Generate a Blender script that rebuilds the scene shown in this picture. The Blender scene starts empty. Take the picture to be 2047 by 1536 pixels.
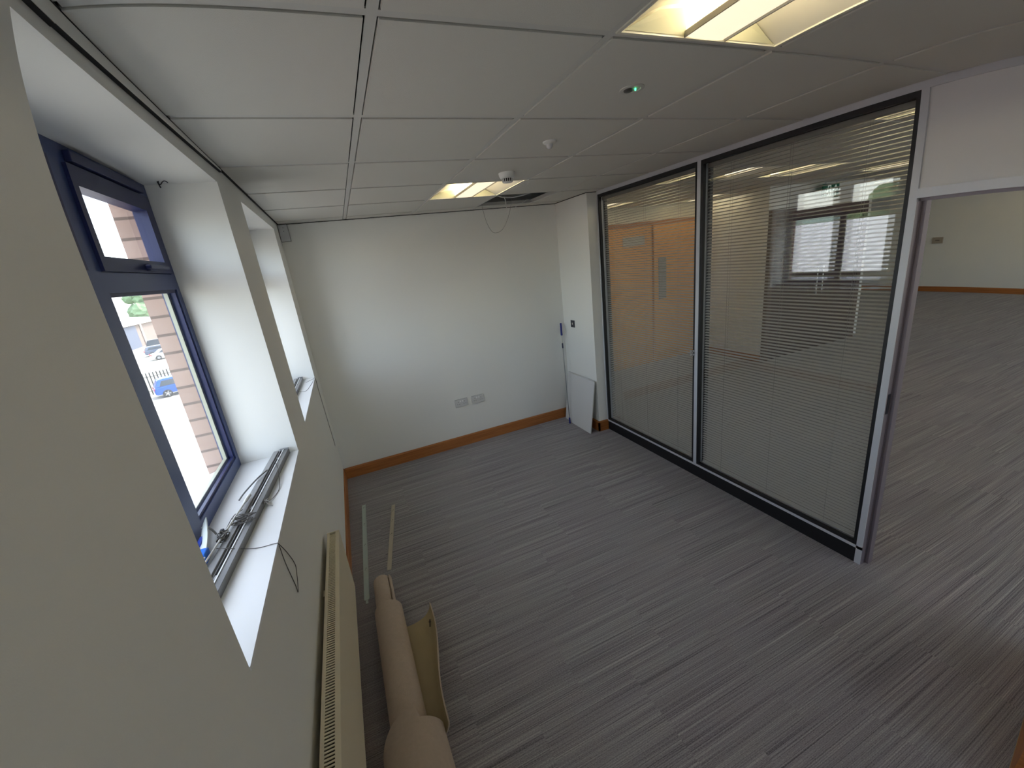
import bpy, bmesh, math, random
from mathutils import Vector, Matrix
R = math.radians
random.seed(7)
scene = bpy.context.scene
col = scene.collection

# ------------------------------------------------------------------ camera
# wide phone lens with a little barrel distortion: radius on the sensor (mm) -> angle, fitted to the photograph
cam_d = bpy.data.cameras.new('camera')
cam = bpy.data.objects.new('camera', cam_d)
col.objects.link(cam)
cam_d.type = 'PANO'
cam_d.sensor_fit = 'HORIZONTAL'
cam_d.sensor_width = 36.0
cam_d.sensor_height = 27.0
cam_d.panorama_type = 'FISHEYE_LENS_POLYNOMIAL'
cam_d.fisheye_fov = R(178)
cam_d.fisheye_polynomial_k0 = 0.0
cam_d.fisheye_polynomial_k1 = -7.16144091e-02
cam_d.fisheye_polynomial_k2 = 4.65612339e-04
cam_d.fisheye_polynomial_k3 = 8.49411975e-05
cam_d.fisheye_polynomial_k4 = -2.51084616e-06
pitch, yaw, roll = R(-17.00138), R(-20.78644), R(7.12569)
Rc = Matrix.Rotation(yaw, 3, 'Z') @ Matrix.Rotation(pitch, 3, 'X') @ Matrix.Rotation(roll, 3, 'Y')
M = Matrix((Rc.col[0], Rc.col[2], -Rc.col[1])).transposed().to_4x4()
M.translation = Vector((0.36154, -4.22677, 1.96853))
cam.matrix_world = M
cam_d.clip_start = 0.02
cam_d.clip_end = 1000
scene.camera = cam

# ------------------------------------------------------------------ world, sun, exposure
W = bpy.data.worlds.new('sky'); scene.world = W; W.use_nodes = True
nt = W.node_tree; nt.nodes.clear()
bg = nt.nodes.new('ShaderNodeBackground'); wo = nt.nodes.new('ShaderNodeOutputWorld')
sky = nt.nodes.new('ShaderNodeTexSky'); sky.sky_type = 'NISHITA'
sky.sun_disc = False; sky.sun_elevation = R(52); sky.sun_rotation = R(75)
sky.air_density = 1.0; sky.dust_density = 2.5; sky.ozone_density = 1.0
hz = nt.nodes.new('ShaderNodeMix'); hz.data_type = 'RGBA'; hz.inputs[0].default_value = .7     # thin bright haze over the blue
hz.inputs[7].default_value = (1.45, 1.45, 1.42, 1)
nt.links.new(sky.outputs[0], hz.inputs[6]); nt.links.new(hz.outputs[2], bg.inputs[0]); nt.links.new(bg.outputs[0], wo.inputs[0])
bg.inputs[1].default_value = 2.15
sun_d = bpy.data.lights.new('sun', 'SUN'); sun_d.energy = 5.5; sun_d.angle = R(0.6); sun_d.color = (1, .95, .87)
sun = bpy.data.objects.new('sun', sun_d); col.objects.link(sun)
sun.rotation_euler = Vector((-.62, -.22, -.95)).to_track_quat('-Z', 'Y').to_euler()   # light travels away from the window wall
vs = scene.view_settings
vs.view_transform = 'Standard'; vs.look = 'None'; vs.gamma = 1.0; vs.use_curve_mapping = False
vs.exposure = 0.56
cy = scene.cycles
cy.max_bounces = 10; cy.diffuse_bounces = 6; cy.glossy_bounces = 4; cy.transparent_max_bounces = 32
cy.sample_clamp_indirect = 6.0
cy.caustics_reflective = False; cy.caustics_refractive = False

LAMP_TUBE, LAMP_PANEL = 11.5, .68      # the ceiling lamps' own light

H = 2.489
# window openings in the left wall (y0, y1; the last unseen, added for daylight), sill and head heights
WIN = [(-3.345, -2.060), (-1.591, -0.354), (-6.90, -5.60)]
ZS, ZT = 1.184, 2.415
def portal(name, x, y0, y1, z0, z1):
    l = bpy.data.lights.new(name, 'AREA'); l.shape = 'RECTANGLE'; l.size = z1 - z0; l.size_y = y1 - y0
    l.cycles.is_portal = True if hasattr(l, 'cycles') else False
    o = bpy.data.objects.new(name, l); col.objects.link(o)
    o.location = (x, (y0 + y1) / 2, (z0 + z1) / 2); o.rotation_euler = (0, R(-90), 0)

# ------------------------------------------------------------------ helpers
def lin(c):
    return tuple((v / 255 / 12.92) if v / 255 <= .04045 else ((v / 255 + .055) / 1.055) ** 2.4 for v in c)
MATS = {}
def mat(name, rgb, rough=.6, metal=0., emit=None, estr=0., bump=None, var=None, spec=.5):
    """rgb in sRGB 0..255. bump=(scale, strength); var=(scale, amount) slight tone variation"""
    if name in MATS: return MATS[name]
    m = bpy.data.materials.new(name); m.use_nodes = True
    n = m.node_tree.nodes; L = m.node_tree.links; b = n['Principled BSDF']
    c = lin(rgb)
    b.inputs['Base Color'].default_value = (*c, 1); b.inputs['Roughness'].default_value = rough
    b.inputs['Metallic'].default_value = metal; b.inputs['Specular IOR Level'].default_value = spec
    if emit:
        b.inputs['Emission Color'].default_value = (*lin(emit), 1); b.inputs['Emission Strength'].default_value = estr
    geo = n.new('ShaderNodeNewGeometry')
    if var:
        t = n.new('ShaderNodeTexNoise'); t.inputs['Scale'].default_value = var[0]; t.inputs['Detail'].default_value = 4
        L.new(geo.outputs['Position'], t.inputs['Vector'])
        mx = n.new('ShaderNodeMix'); mx.data_type = 'RGBA'
        mx.inputs[6].default_value = (*[v * (1 - var[1]) for v in c], 1); mx.inputs[7].default_value = (*[min(1, v * (1 + var[1])) for v in c], 1)
        L.new(t.outputs['Fac'], mx.inputs[0]); L.new(mx.outputs[2], b.inputs['Base Color'])
    if bump:
        t = n.new('ShaderNodeTexNoise'); t.inputs['Scale'].default_value = bump[0]; t.inputs['Detail'].default_value = 3
        L.new(geo.outputs['Position'], t.inputs['Vector'])
        bp = n.new('ShaderNodeBump'); bp.inputs['Strength'].default_value = bump[1]; bp.inputs['Distance'].default_value = .002
        L.new(t.outputs['Fac'], bp.inputs['Height']); L.new(bp.outputs[0], b.inputs['Normal'])
    MATS[name] = m; return m

def glass_mat(name, tint=(1, 1, 1), f0=.045, rough=0.0):
    m = bpy.data.materials.new(name); m.use_nodes = True
    n = m.node_tree.nodes; L = m.node_tree.links; n.clear()
    out = n.new('ShaderNodeOutputMaterial'); tr = n.new('ShaderNodeBsdfTransparent'); gl = n.new('ShaderNodeBsdfGlossy')
    tr.inputs[0].default_value = (*tint, 1); gl.inputs['Roughness'].default_value = rough
    geo = n.new('ShaderNodeNewGeometry'); d = n.new('ShaderNodeVectorMath'); d.operation = 'DOT_PRODUCT'
    L.new(geo.outputs['Incoming'], d.inputs[0]); L.new(geo.outputs['Normal'], d.inputs[1])
    def mt(op, a, b=None):
        x = n.new('ShaderNodeMath'); x.operation = op
        for i, v in enumerate((a, b)):
            if v is None: continue
            if isinstance(v, (int, float)): x.inputs[i].default_value = v
            else: L.new(v, x.inputs[i])
        return x.outputs[0]
    k = mt('POWER', mt('SUBTRACT', 1.0, mt('ABSOLUTE', d.outputs['Value'])), 5.0)
    f = mt('ADD', mt('MULTIPLY', k, 1 - f0), f0)
    mix = n.new('ShaderNodeMixShader'); L.new(f, mix.inputs[0]); L.new(tr.outputs[0], mix.inputs[1]); L.new(gl.outputs[0], mix.inputs[2])
    L.new(mix.outputs[0], out.inputs[0]); MATS[name] = m; return m

class MB:
    """collects shapes (in world coordinates) and links them as ONE mesh object"""
    def __init__(s, T=None): s.bm = bmesh.new(); s.T = T or Matrix.Identity(4)
    def _v(s, p): return s.bm.verts.new(s.T @ Vector(p))
    def box(s, x0, x1, y0, y1, z0, z1):
        v = [s._v((x, y, z)) for x in (x0, x1) for y in (y0, y1) for z in (z0, z1)]
        for f in ((0, 1, 3, 2), (4, 6, 7, 5), (0, 4, 5, 1), (2, 3, 7, 6), (0, 2, 6, 4), (1, 5, 7, 3)):
            s.bm.faces.new([v[i] for i in f])
        return s
    def bbox(s, x0, x1, y0, y1, z0, z1, bev=.002, seg=2):
        b2 = bmesh.new(); v = [b2.verts.new((x, y, z)) for x in (x0, x1) for y in (y0, y1) for z in (z0, z1)]
        for f in ((0, 1, 3, 2), (4, 6, 7, 5), (0, 4, 5, 1), (2, 3, 7, 6), (0, 2, 6, 4), (1, 5, 7, 3)):
            b2.faces.new([v[i] for i in f])
        bmesh.ops.recalc_face_normals(b2, faces=b2.faces)
        bmesh.ops.bevel(b2, geom=list(b2.edges), offset=bev, segments=seg, affect='EDGES', profile=.6)
        s.merge(b2); return s
    def merge(s, b2):
        mp = {v: s._v(v.co) for v in b2.verts}
        for f in b2.faces:
            try: s.bm.faces.new([mp[v] for v in f.verts])
            except ValueError: pass
        b2.free(); return s
    def obox(s, p0, p1, w, h, up=(0, 0, 1)):
        """bar from p0 to p1, w across, h along up"""
        p0, p1 = Vector(p0), Vector(p1); d = (p1 - p0).normalized(); u = Vector(up)
        u = (u - d * u.dot(d)).normalized(); r = d.cross(u)
        v = [s._v(p + r * a * w / 2 + u * b * h / 2) for p in (p0, p1) for a in (-1, 1) for b in (-1, 1)]
        for f in ((0, 1, 3, 2), (4, 6, 7, 5), (0, 4, 5, 1), (2, 3, 7, 6), (0, 2, 6, 4), (1, 5, 7, 3)):
            s.bm.faces.new([v[i] for i in f])
        return s
    def tube(s, pts, r, n=8, caps=True):
        pts = [Vector(p) for p in pts]; rings = []
        rr = r if isinstance(r, (list, tuple)) else [r] * len(pts)
        up = None
        for i, p in enumerate(pts):
            d = (pts[min(i + 1, len(pts) - 1)] - pts[max(i - 1, 0)]).normalized()
            if up is None:
                up = Vector((0, 0, 1)) if abs(d.z) < .9 else Vector((1, 0, 0))
            up = (up - d * up.dot(d)).normalized(); q = d.cross(up)
            rings.append([s._v(p + (up * math.cos(2 * math.pi * k / n) + q * math.sin(2 * math.pi * k / n)) * rr[i]) for k in range(n)])
        for a, b in zip(rings, rings[1:]):
            for k in range(n): s.bm.faces.new((a[k], a[(k + 1) % n], b[(k + 1) % n], b[k]))
        if caps: s.bm.faces.new(rings[0][::-1]); s.bm.faces.new(rings[-1])
        return s
    def lathe(s, prof, n=32, c=(0, 0, 0)):
        """prof = [(radius, z)...] around z at c, closed at both ends"""
        rings = [[s._v((c[0] + r * math.cos(2 * math.pi * k / n), c[1] + r * math.sin(2 * math.pi * k / n), c[2] + z)) for k in range(n)] for r, z in prof]
        for a, b in zip(rings, rings[1:]):
            for k in range(n): s.bm.faces.new((a[k], a[(k + 1) % n], b[(k + 1) % n], b[k]))
        s.bm.faces.new(rings[0][::-1]); s.bm.faces.new(rings[-1]); return s
    def prism(s, poly, h0, h1, axis='z'):
        """poly of 2-D points, extruded along axis from h0 to h1 (x: (y,z)  y: (x,z)  z: (x,y))"""
        P = {'x': lambda a, b, h: (h, a, b), 'y': lambda a, b, h: (a, h, b), 'z': lambda a, b, h: (a, b, h)}[axis]
        A = [s._v(P(a, b, h0)) for a, b in poly]; B = [s._v(P(a, b, h1)) for a, b in poly]; n = len(poly)
        for k in range(n): s.bm.faces.new((A[k], A[(k + 1) % n], B[(k + 1) % n], B[k]))
        s.bm.faces.new(A[::-1]); s.bm.faces.new(B); return s
    def sheet(s, rows, thick):
        """thick sheet through a grid of points rows[i][j]"""
        ni, nj = len(rows), len(rows[0]); P = [[Vector(p) for p in r] for r in rows]
        N = [[None] * nj for _ in range(ni)]
        for i in range(ni):
            for j in range(nj):
                a = P[min(i + 1, ni - 1)][j] - P[max(i - 1, 0)][j]; b = P[i][min(j + 1, nj - 1)] - P[i][max(j - 1, 0)]
                N[i][j] = a.cross(b).normalized()
        A = [[s._v(P[i][j] + N[i][j] * thick / 2) for j in range(nj)] for i in range(ni)]
        B = [[s._v(P[i][j] - N[i][j] * thick / 2) for j in range(nj)] for i in range(ni)]
        F = s.bm.faces.new; s.back = []
        for i in range(ni - 1):
            for j in range(nj - 1):
                F((A[i][j], A[i + 1][j], A[i + 1][j + 1], A[i][j + 1]))
                f = F((B[i][j], B[i][j + 1], B[i + 1][j + 1], B[i + 1][j])); f.material_index = 1
        for i in range(ni - 1):
            for j in (0, nj - 1): F((A[i][j], A[i + 1][j], B[i + 1][j], B[i][j]))
        for j in range(nj - 1):
            for i in (0, ni - 1): F((A[i][j], A[i][j + 1], B[i][j + 1], B[i][j]))
        return s
    def build(s, name, m, parent=None, smooth=None, origin='base', label=None):
        bmesh.ops.recalc_face_normals(s.bm, faces=s.bm.faces)
        me = bpy.data.meshes.new(name)
        xs = [v.co for v in s.bm.verts]
        lo = Vector([min(v[i] for v in xs) for i in range(3)]); hi = Vector([max(v[i] for v in xs) for i in range(3)])
        c = Vector(((lo.x + hi.x) / 2, (lo.y + hi.y) / 2, lo.z if origin == 'base' else (lo.z + hi.z) / 2))
        for v in s.bm.verts: v.co -= c
        s.bm.to_mesh(me); s.bm.free()
        for mm in (m if isinstance(m, (list, tuple)) else [m]): me.materials.append(mm)
        if smooth:
            for p in me.polygons: p.use_smooth = True
            try: me.set_sharp_from_angle(angle=R(smooth))
            except Exception: pass
        o = bpy.data.objects.new(name, me); col.objects.link(o)
        if parent is not None:
            o.parent = parent; pw = Vector((0, 0, 0)); q = parent
            while q is not None: pw += q.location; q = q.parent
            o.location = c - pw
        else: o.location = c
        if label: o['label'] = label
        return o
def tag(o, label=None, cat=None, group=None, kind=None):
    if label: o['label'] = label
    if cat: o['category'] = cat
    if group: o['group'] = group
    if kind: o['kind'] = kind
    return o
def empty(name, loc=(0, 0, 0), label=None, cat=None, group=None, kind=None):
    o = bpy.data.objects.new(name, None); col.objects.link(o); o.location = loc; o.empty_display_size = .1
    return tag(o, label, cat, group, kind)
def copy_tree(o, parent=None):
    c = o.copy(); col.objects.link(c); c.parent = parent
    for ch in [x for x in list(bpy.data.objects) if x.parent is o]: copy_tree(ch, c)
    return c

# ------------------------------------------------------------------ materials
wall_m = mat('wall_paint', (234, 234, 229), .75, bump=(420, .12), var=(1.2, .015), spec=.3)
reveal_m = wall_m
tile_m = mat('ceiling_tile', (214, 212, 205), .9, bump=(500, .35), var=(2.0, .02), spec=.1)
grid_m = mat('ceiling_grid', (205, 204, 199), .5)
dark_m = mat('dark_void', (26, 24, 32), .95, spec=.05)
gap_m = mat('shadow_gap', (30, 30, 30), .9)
sill_m = mat('sill_board', (236, 237, 236), .35)
oak_m = mat('oak', (196, 118, 50), .42)
silver_m = mat('anodised_aluminium', (196, 198, 204), .42, .15)
jamb_m = mat('frame_rebate', (128, 118, 124), .45, .3)
black_m = mat('black_rubber', (14, 14, 18), .5)
skirt_m = mat('black_skirting', (8, 8, 12), .6)
navy_m = mat('navy_frame', (54, 70, 118), .38)
navy_d = mat('navy_dark', (30, 38, 84), .45)
white_m = mat('white_plastic', (228, 228, 224), .35)
slat_m = mat('blind_slat', (180, 178, 172), .45)
cord_m = mat('cord', (150, 148, 144), .8)
dcord_m = mat('dark_cord', (92, 88, 84), .8)
rad_m = mat('radiator_enamel', (226, 215, 188), .4)
brassd = mat('dark_metal', (44, 44, 50), .4, .5)
chrome = mat('chrome', (205, 205, 205), .25, .8)
blue_m = mat('blue_plastic', (16, 34, 120), .45)
blue2_m = mat('bright_blue_plastic', (36, 112, 215), .4)
pane_m = glass_mat('clear_glass', (.98, .985, .98), .05)
win_m = glass_mat('window_glass', (.96, .97, .97), .04)
light_hi = mat('lamp_panel', (250, 244, 228), .5, emit=(255, 240, 205), estr=LAMP_PANEL)
light_tube = mat('lamp_tube', (250, 250, 240), .5, emit=(255, 240, 214), estr=LAMP_TUBE)
refl_m = mat('lamp_reflector', (246, 242, 226), .4)

# oak with grain
def wood_grain():
    m = MATS['oak']; n = m.node_tree.nodes; L = m.node_tree.links; b = n['Principled BSDF']
    geo = n.new('ShaderNodeNewGeometry'); mp = n.new('ShaderNodeMapping'); mp.inputs['Scale'].default_value = (1.5, 1.5, 60)
    t = n.new('ShaderNodeTexNoise'); t.inputs['Scale'].default_value = 1.6; t.inputs['Detail'].default_value = 5
    L.new(geo.outputs['Position'], mp.inputs[0]); L.new(mp.outputs[0], t.inputs['Vector'])
    r = n.new('ShaderNodeValToRGB'); r.color_ramp.elements[0].position = .3; r.color_ramp.elements[1].position = .7
    r.color_ramp.elements[0].color = (*lin((152, 92, 44)), 1); r.color_ramp.elements[1].color = (*lin((184, 120, 64)), 1)
    L.new(t.outputs['Fac'], r.inputs[0]); L.new(r.outputs[0], b.inputs['Base Color'])
wood_grain()

def carpet_mat():
    m = bpy.data.materials.new('striped_carpet'); m.use_nodes = True
    n = m.node_tree.nodes; L = m.node_tree.links; b = n['Principled BSDF']; b.inputs['Roughness'].default_value = .95
    b.inputs['Specular IOR Level'].default_value = .15
    b.inputs['Sheen Weight'].default_value = .12
    geo = n.new('ShaderNodeNewGeometry'); sp = n.new('ShaderNodeSeparateXYZ'); L.new(geo.outputs['Position'], sp.inputs[0])
    def mt(op, a, b_=None, c=None):
        x = n.new('ShaderNodeMath'); x.operation = op
        for i, v in enumerate((a, b_, c)):
            if v is None: continue
            if isinstance(v, (int, float)): x.inputs[i].default_value = v
            else: L.new(v, x.inputs[i])
        return x.outputs[0]
    row = mt('FLOOR', mt('DIVIDE', sp.outputs[1], .5))
    xo = mt('ADD', mt('DIVIDE', sp.outputs[0], .5), mt('MULTIPLY', row, .5))
    cl = mt('FLOOR', xo)
    cmb = n.new('ShaderNodeCombineXYZ'); L.new(cl, cmb.inputs[0]); L.new(row, cmb.inputs[1])
    wn = n.new('ShaderNodeTexWhiteNoise'); wn.noise_dimensions = '2D'; L.new(cmb.outputs[0], wn.inputs['Vector'])
    def noise(sx, sy, detail, shift):
        v = n.new('ShaderNodeCombineXYZ'); L.new(mt('MULTIPLY', sp.outputs[0], sx), v.inputs[0])
        L.new(mt('ADD', mt('MULTIPLY', sp.outputs[1], sy), mt('MULTIPLY', wn.outputs['Value'], shift)), v.inputs[1])
        t = n.new('ShaderNodeTexNoise'); t.inputs['Scale'].default_value = 1; t.inputs['Detail'].default_value = detail
        L.new(v.outputs[0], t.inputs['Vector']); return t.outputs['Fac']
    yarn = noise(1.1, 230, 1, 40); broad = noise(.6, 34, 2, .7); fleck = noise(150, 260, 1, 0)
    v = mt('ADD', mt('MULTIPLY', yarn, .70), mt('MULTIPLY', broad, .30))
    v = mt('ADD', v, mt('MULTIPLY', mt('SUBTRACT', fleck, .5), .42))
    v = mt('ADD', v, mt('MULTIPLY', mt('SUBTRACT', wn.outputs['Value'], .5), .02))
    r = n.new('ShaderNodeValToRGB'); e = r.color_ramp.elements
    e[0].position = .26; e[0].color = (*lin((94, 89, 93)), 1); e[1].position = .84; e[1].color = (*lin((214, 210, 206)), 1)
    k = e.new(.46); k.color = (*lin((146, 141, 143)), 1)
    k = e.new(.60); k.color = (*lin((166, 162, 161)), 1)
    L.new(v, r.inputs[0])
    hue = n.new('ShaderNodeMix'); hue.data_type = 'RGBA'; hue.blend_type = 'MULTIPLY'; hue.inputs[0].default_value = 1
    hr = n.new('ShaderNodeMix'); hr.data_type = 'RGBA'; hr.inputs[6].default_value = (1.0, .95, 1.0, 1); hr.inputs[7].default_value = (.95, 1, .97, 1)
    L.new(noise(.5, 5, 1, 30), hr.inputs[0]); L.new(r.outputs[0], hue.inputs[6]); L.new(hr.outputs[2], hue.inputs[7])
    L.new(hue.outputs[2], b.inputs['Base Color'])
    bp = n.new('ShaderNodeBump'); bp.inputs['Strength'].default_value = .5; bp.inputs['Distance'].default_value = .004
    L.new(v, bp.inputs['Height']); L.new(bp.outputs[0], b.inputs['Normal'])
    MATS['carpet'] = m; return m
carpet_m = carpet_mat()

def brick_mat():
    m = bpy.data.materials.new('pale_brick'); m.use_nodes = True
    n = m.node_tree.nodes; L = m.node_tree.links; b = n['Principled BSDF']; b.inputs['Roughness'].default_value = .9
    geo = n.new('ShaderNodeNewGeometry'); sp = n.new('ShaderNodeSeparateXYZ'); L.new(geo.outputs['Position'], sp.inputs[0])
    a = n.new('ShaderNodeMath'); a.operation = 'ADD'; L.new(sp.outputs[0], a.inputs[0]); L.new(sp.outputs[1], a.inputs[1])
    c = n.new('ShaderNodeCombineXYZ'); L.new(a.outputs[0], c.inputs[0]); L.new(sp.outputs[2], c.inputs[1])
    t = n.new('ShaderNodeTexBrick'); t.inputs['Scale'].default_value = 1
    t.inputs['Brick Width'].default_value = .225; t.inputs['Row Height'].default_value = .0765; t.inputs['Mortar Size'].default_value = .006
    t.inputs['Color1'].default_value = (*lin((178, 150, 136)), 1); t.inputs['Color2'].default_value = (*lin((166, 138, 124)), 1)
    t.inputs['Mortar'].default_value = (*lin((112, 92, 82)), 1)
    L.new(c.outputs[0], t.inputs['Vector']); L.new(t.outputs['Color'], b.inputs['Base Color'])
    MATS['brick'] = m; return m
brick_m = brick_mat()

def corrugated(name, rgb, pitch, axis):
    m = bpy.data.materials.new(name); m.use_nodes = True
    n = m.node_tree.nodes; L = m.node_tree.links; b = n['Principled BSDF']; b.inputs['Roughness'].default_value = .5
    geo = n.new('ShaderNodeNewGeometry'); sp = n.new('ShaderNodeSeparateXYZ'); L.new(geo.outputs['Position'], sp.inputs[0])
    q = n.new('ShaderNodeMath'); q.operation = 'PINGPONG'; q.inputs[1].default_value = pitch / 2; L.new(sp.outputs[axis], q.inputs[0])
    r = n.new('ShaderNodeMapRange'); r.inputs['From Max'].default_value = pitch / 2; L.new(q.outputs[0], r.inputs[0])
    mx = n.new('ShaderNodeMix'); mx.data_type = 'RGBA'; c = lin(rgb)
    mx.inputs[6].default_value = (*[v * .62 for v in c], 1); mx.inputs[7].default_value = (*c, 1)
    L.new(r.outputs[0], mx.inputs[0]); L.new(mx.outputs[2], b.inputs['Base Color']); return m

# ================================================================== SETTING
def struct(o): o['kind'] = 'structure'; return o
FX = 13.6
struct(MB().box(-.02, FX, -8.0, 4.2, -.12, 0).build('floor', carpet_m))

# left wall with two window openings and an added third: plaster leaf, brick leaf outside
def wall_with_openings(mb, x0, x1, y0, y1, z0, z1, ops):
    ops = sorted(ops); y = y0
    for a, b, s, t in ops:
        mb.box(x0, x1, y, a, z0, z1); mb.box(x0, x1, a, b, z0, s); mb.box(x0, x1, a, b, t, z1); y = b
    mb.box(x0, x1, y, y1, z0, z1); return mb
wl = struct(wall_with_openings(MB(), -.30, 0, -7.4, .12, 0, H + .5, [(a, b, ZS - .012, ZT) for a, b in WIN]).build('wall_left', wall_m))
wall_with_openings(MB(), -.372, -.302, -8.0, .6, -5.7, H + 1.2, [(a + .035, b - .035, ZS - .03, ZT - .03) for a, b in WIN]).build('brickwork', brick_m, wl)

struct(MB().box(0, 2.86, 0.0001, .12, 0, H + .48).build('wall_back', wall_m))
# pier in the corner between the back wall and the glazed partition
struct(MB().box(2.722, 2.86, -.622, 0, 0, H - .006).build('wall_corner', wall_m))
def wall_y(x0, x1, y0, y1, z0, z1, ops):
    mb = MB(); x = x0
    for a, b, s, t in ops: mb.box(x, a, y0, y1, z0, z1).box(a, b, y0, y1, z0, s).box(a, b, y0, y1, t, z1); x = b
    mb.box(x, x1, y0, y1, z0, z1); return mb
ADDED_FWIN = [(1.7, 2.5)]; ADDED_SWIN = [(3.4, 5.4), (5.9, 7.9), (8.4, 10.4), (10.9, 12.9)]  # unseen openings, added to let in more daylight
struct(wall_y(0, 2.83, -7.4, -7.28, 0, H + .48, [(a, b, .95, 2.35) for a, b in ADDED_FWIN]).build('wall_front', wall_m))

# ceiling: tiles dropped a little through an exposed grid, dark void and slab above
GX, GY = .5505, -.182
LIGHTS = [(1.15, -1.382), (1.15, -3.782)]
OFFICE = [(3.55, .418), (5.35, .418), (10.15, -.782), (11.95, -.782), (2.95, -1.382), (4.75, -1.382), (6.55, -1.382), (2.95, -3.182), (4.75, -3.182), (6.55, -3.182),
          (8.35, -3.182), (10.15, -3.182), (11.95, -3.182), (8.95, .418), (11.35, .418), (4.15, -5.582), (7.15, -5.582), (10.15, -5.582)]  # short row and first lobby lamp added to brighten walls; rearmost row unseen
HOLES = [(round((x - GX) / .6), round((y - GY) / .6)) for x, y in LIGHTS + OFFICE]
HOLES.append((2, -1))
tiles, bars = MB(), MB()
def tile_area(X0, X1, Y0, Y1):
    i0, i1 = math.floor((X0 - GX) / .6 + 1e-6), math.ceil((X1 - GX) / .6 - 1e-6)
    j0, j1 = math.floor((Y0 - GY) / .6 + 1e-6), math.ceil((Y1 - GY) / .6 - 1e-6)
    for i in range(i0, i1):
        for j in range(j0, j1):
            a, b = max(X0, GX + .6 * i), min(X1, GX + .6 * (i + 1)); c, d = max(Y0, GY + .6 * j), min(Y1, GY + .6 * (j + 1))
            if (i, j) in HOLES: continue
            g = .0168
            if b - a < .04 or d - c < .04: continue
            tiles.box(a + (g if a > X0 else .004), b - (g if b < X1 else .004), c + (g if c > Y0 else .004), d - (g if d < Y1 else .004), H - .003, H + .016)
    for i in range(i0, i1 + 1):
        x = GX + .6 * i
        if X0 < x < X1: bars.box(x - .012, x + .012, Y0, Y1, H, H + .004).box(x - .001, x + .001, Y0, Y1, H + .004, H + .03)
    for j in range(j0, j1 + 1):
        y = GY + .6 * j
        if Y0 < y < Y1:
            for i in range(i0, i1):
                a, b = max(X0, GX + .6 * i), min(X1, GX + .6 * (i + 1))
                bars.box(a + .012, b - .012, y - .012, y + .012, H + .0003, H + .004).box(a + .012, b - .012, y - .001, y + .001, H + .004, H + .03)
tile_area(0.004, 2.83, -7.28, 0)
tile_area(2.935, FX, -8.0, 1.2)
ce = struct(tiles.build('ceiling', tile_m))
bars.build('grid', grid_m, ce)
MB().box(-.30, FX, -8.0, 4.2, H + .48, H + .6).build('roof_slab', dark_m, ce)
MB().box(8.45, FX, 1.2, 4.2, H, H + .02).build('plasterboard', tile_m, ce)

# trims: near-black strips stand in for the shaded gap round the ceiling, bulkhead strip over the windows
struct(MB().box(0.001, 2.722, -.006, -.0005, H - .0085, H - .0035).build('gap_shade_1', gap_m))
struct(MB().prism([(-7.28, H - .043), (-3.2, H - .040), (-1.95, H - .014), (-1.95, H - .004), (-7.28, H - .004)], .0005, .010, 'x').build('trim_2', wall_m))
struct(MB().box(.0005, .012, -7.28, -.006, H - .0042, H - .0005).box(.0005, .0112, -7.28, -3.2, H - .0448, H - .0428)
       .prism([(-3.2, H - .0425), (-1.95, H - .0158), (-1.95, H - .0142), (-3.2, H - .0405)], .0005, .0108, 'x').build('gap_shade_3', gap_m))
struct(MB().box(2.716, 2.722, -.622, -.006, H - .009, H - .004).box(2.722, 2.83, -.628, -.622, H - .009, H - .004).build('gap_shade_4', gap_m))

# skirting boards
def skirting(name, p0, p1, out, h=.116, t=.018):
    p0, p1, out = Vector(p0), Vector(p1), Vector(out)
    mb = MB(); prof = [(0, 0), (t, 0), (t, h - .012), (t * .45, h), (0, h)]
    A = [mb._v(p0 + out * a + Vector((0, 0, z))) for a, z in prof]; B = [mb._v(p1 + out * a + Vector((0, 0, z))) for a, z in prof]
    for k in range(5): mb.bm.faces.new((A[k], A[(k + 1) % 5], B[(k + 1) % 5], B[k]))
    mb.bm.faces.new(A[::-1]); mb.bm.faces.new(B)
    return struct(mb.build(name, oak_m))
skirting('baseboard_back', (0.0145, 0, 0), (2.722, 0, 0), (0, -1, 0))
skirting('baseboard_left', (0, -7.28, 0), (0, 0, 0), (1, 0, 0), h=.116, t=.014)
skirting('baseboard_corner', (2.722, -.64, 0), (2.722, -.018, 0), (-1, 0, 0))
skirting('baseboard_pier', (2.704, -.622, 0), (2.83, -.622, 0), (0, -1, 0))

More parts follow.
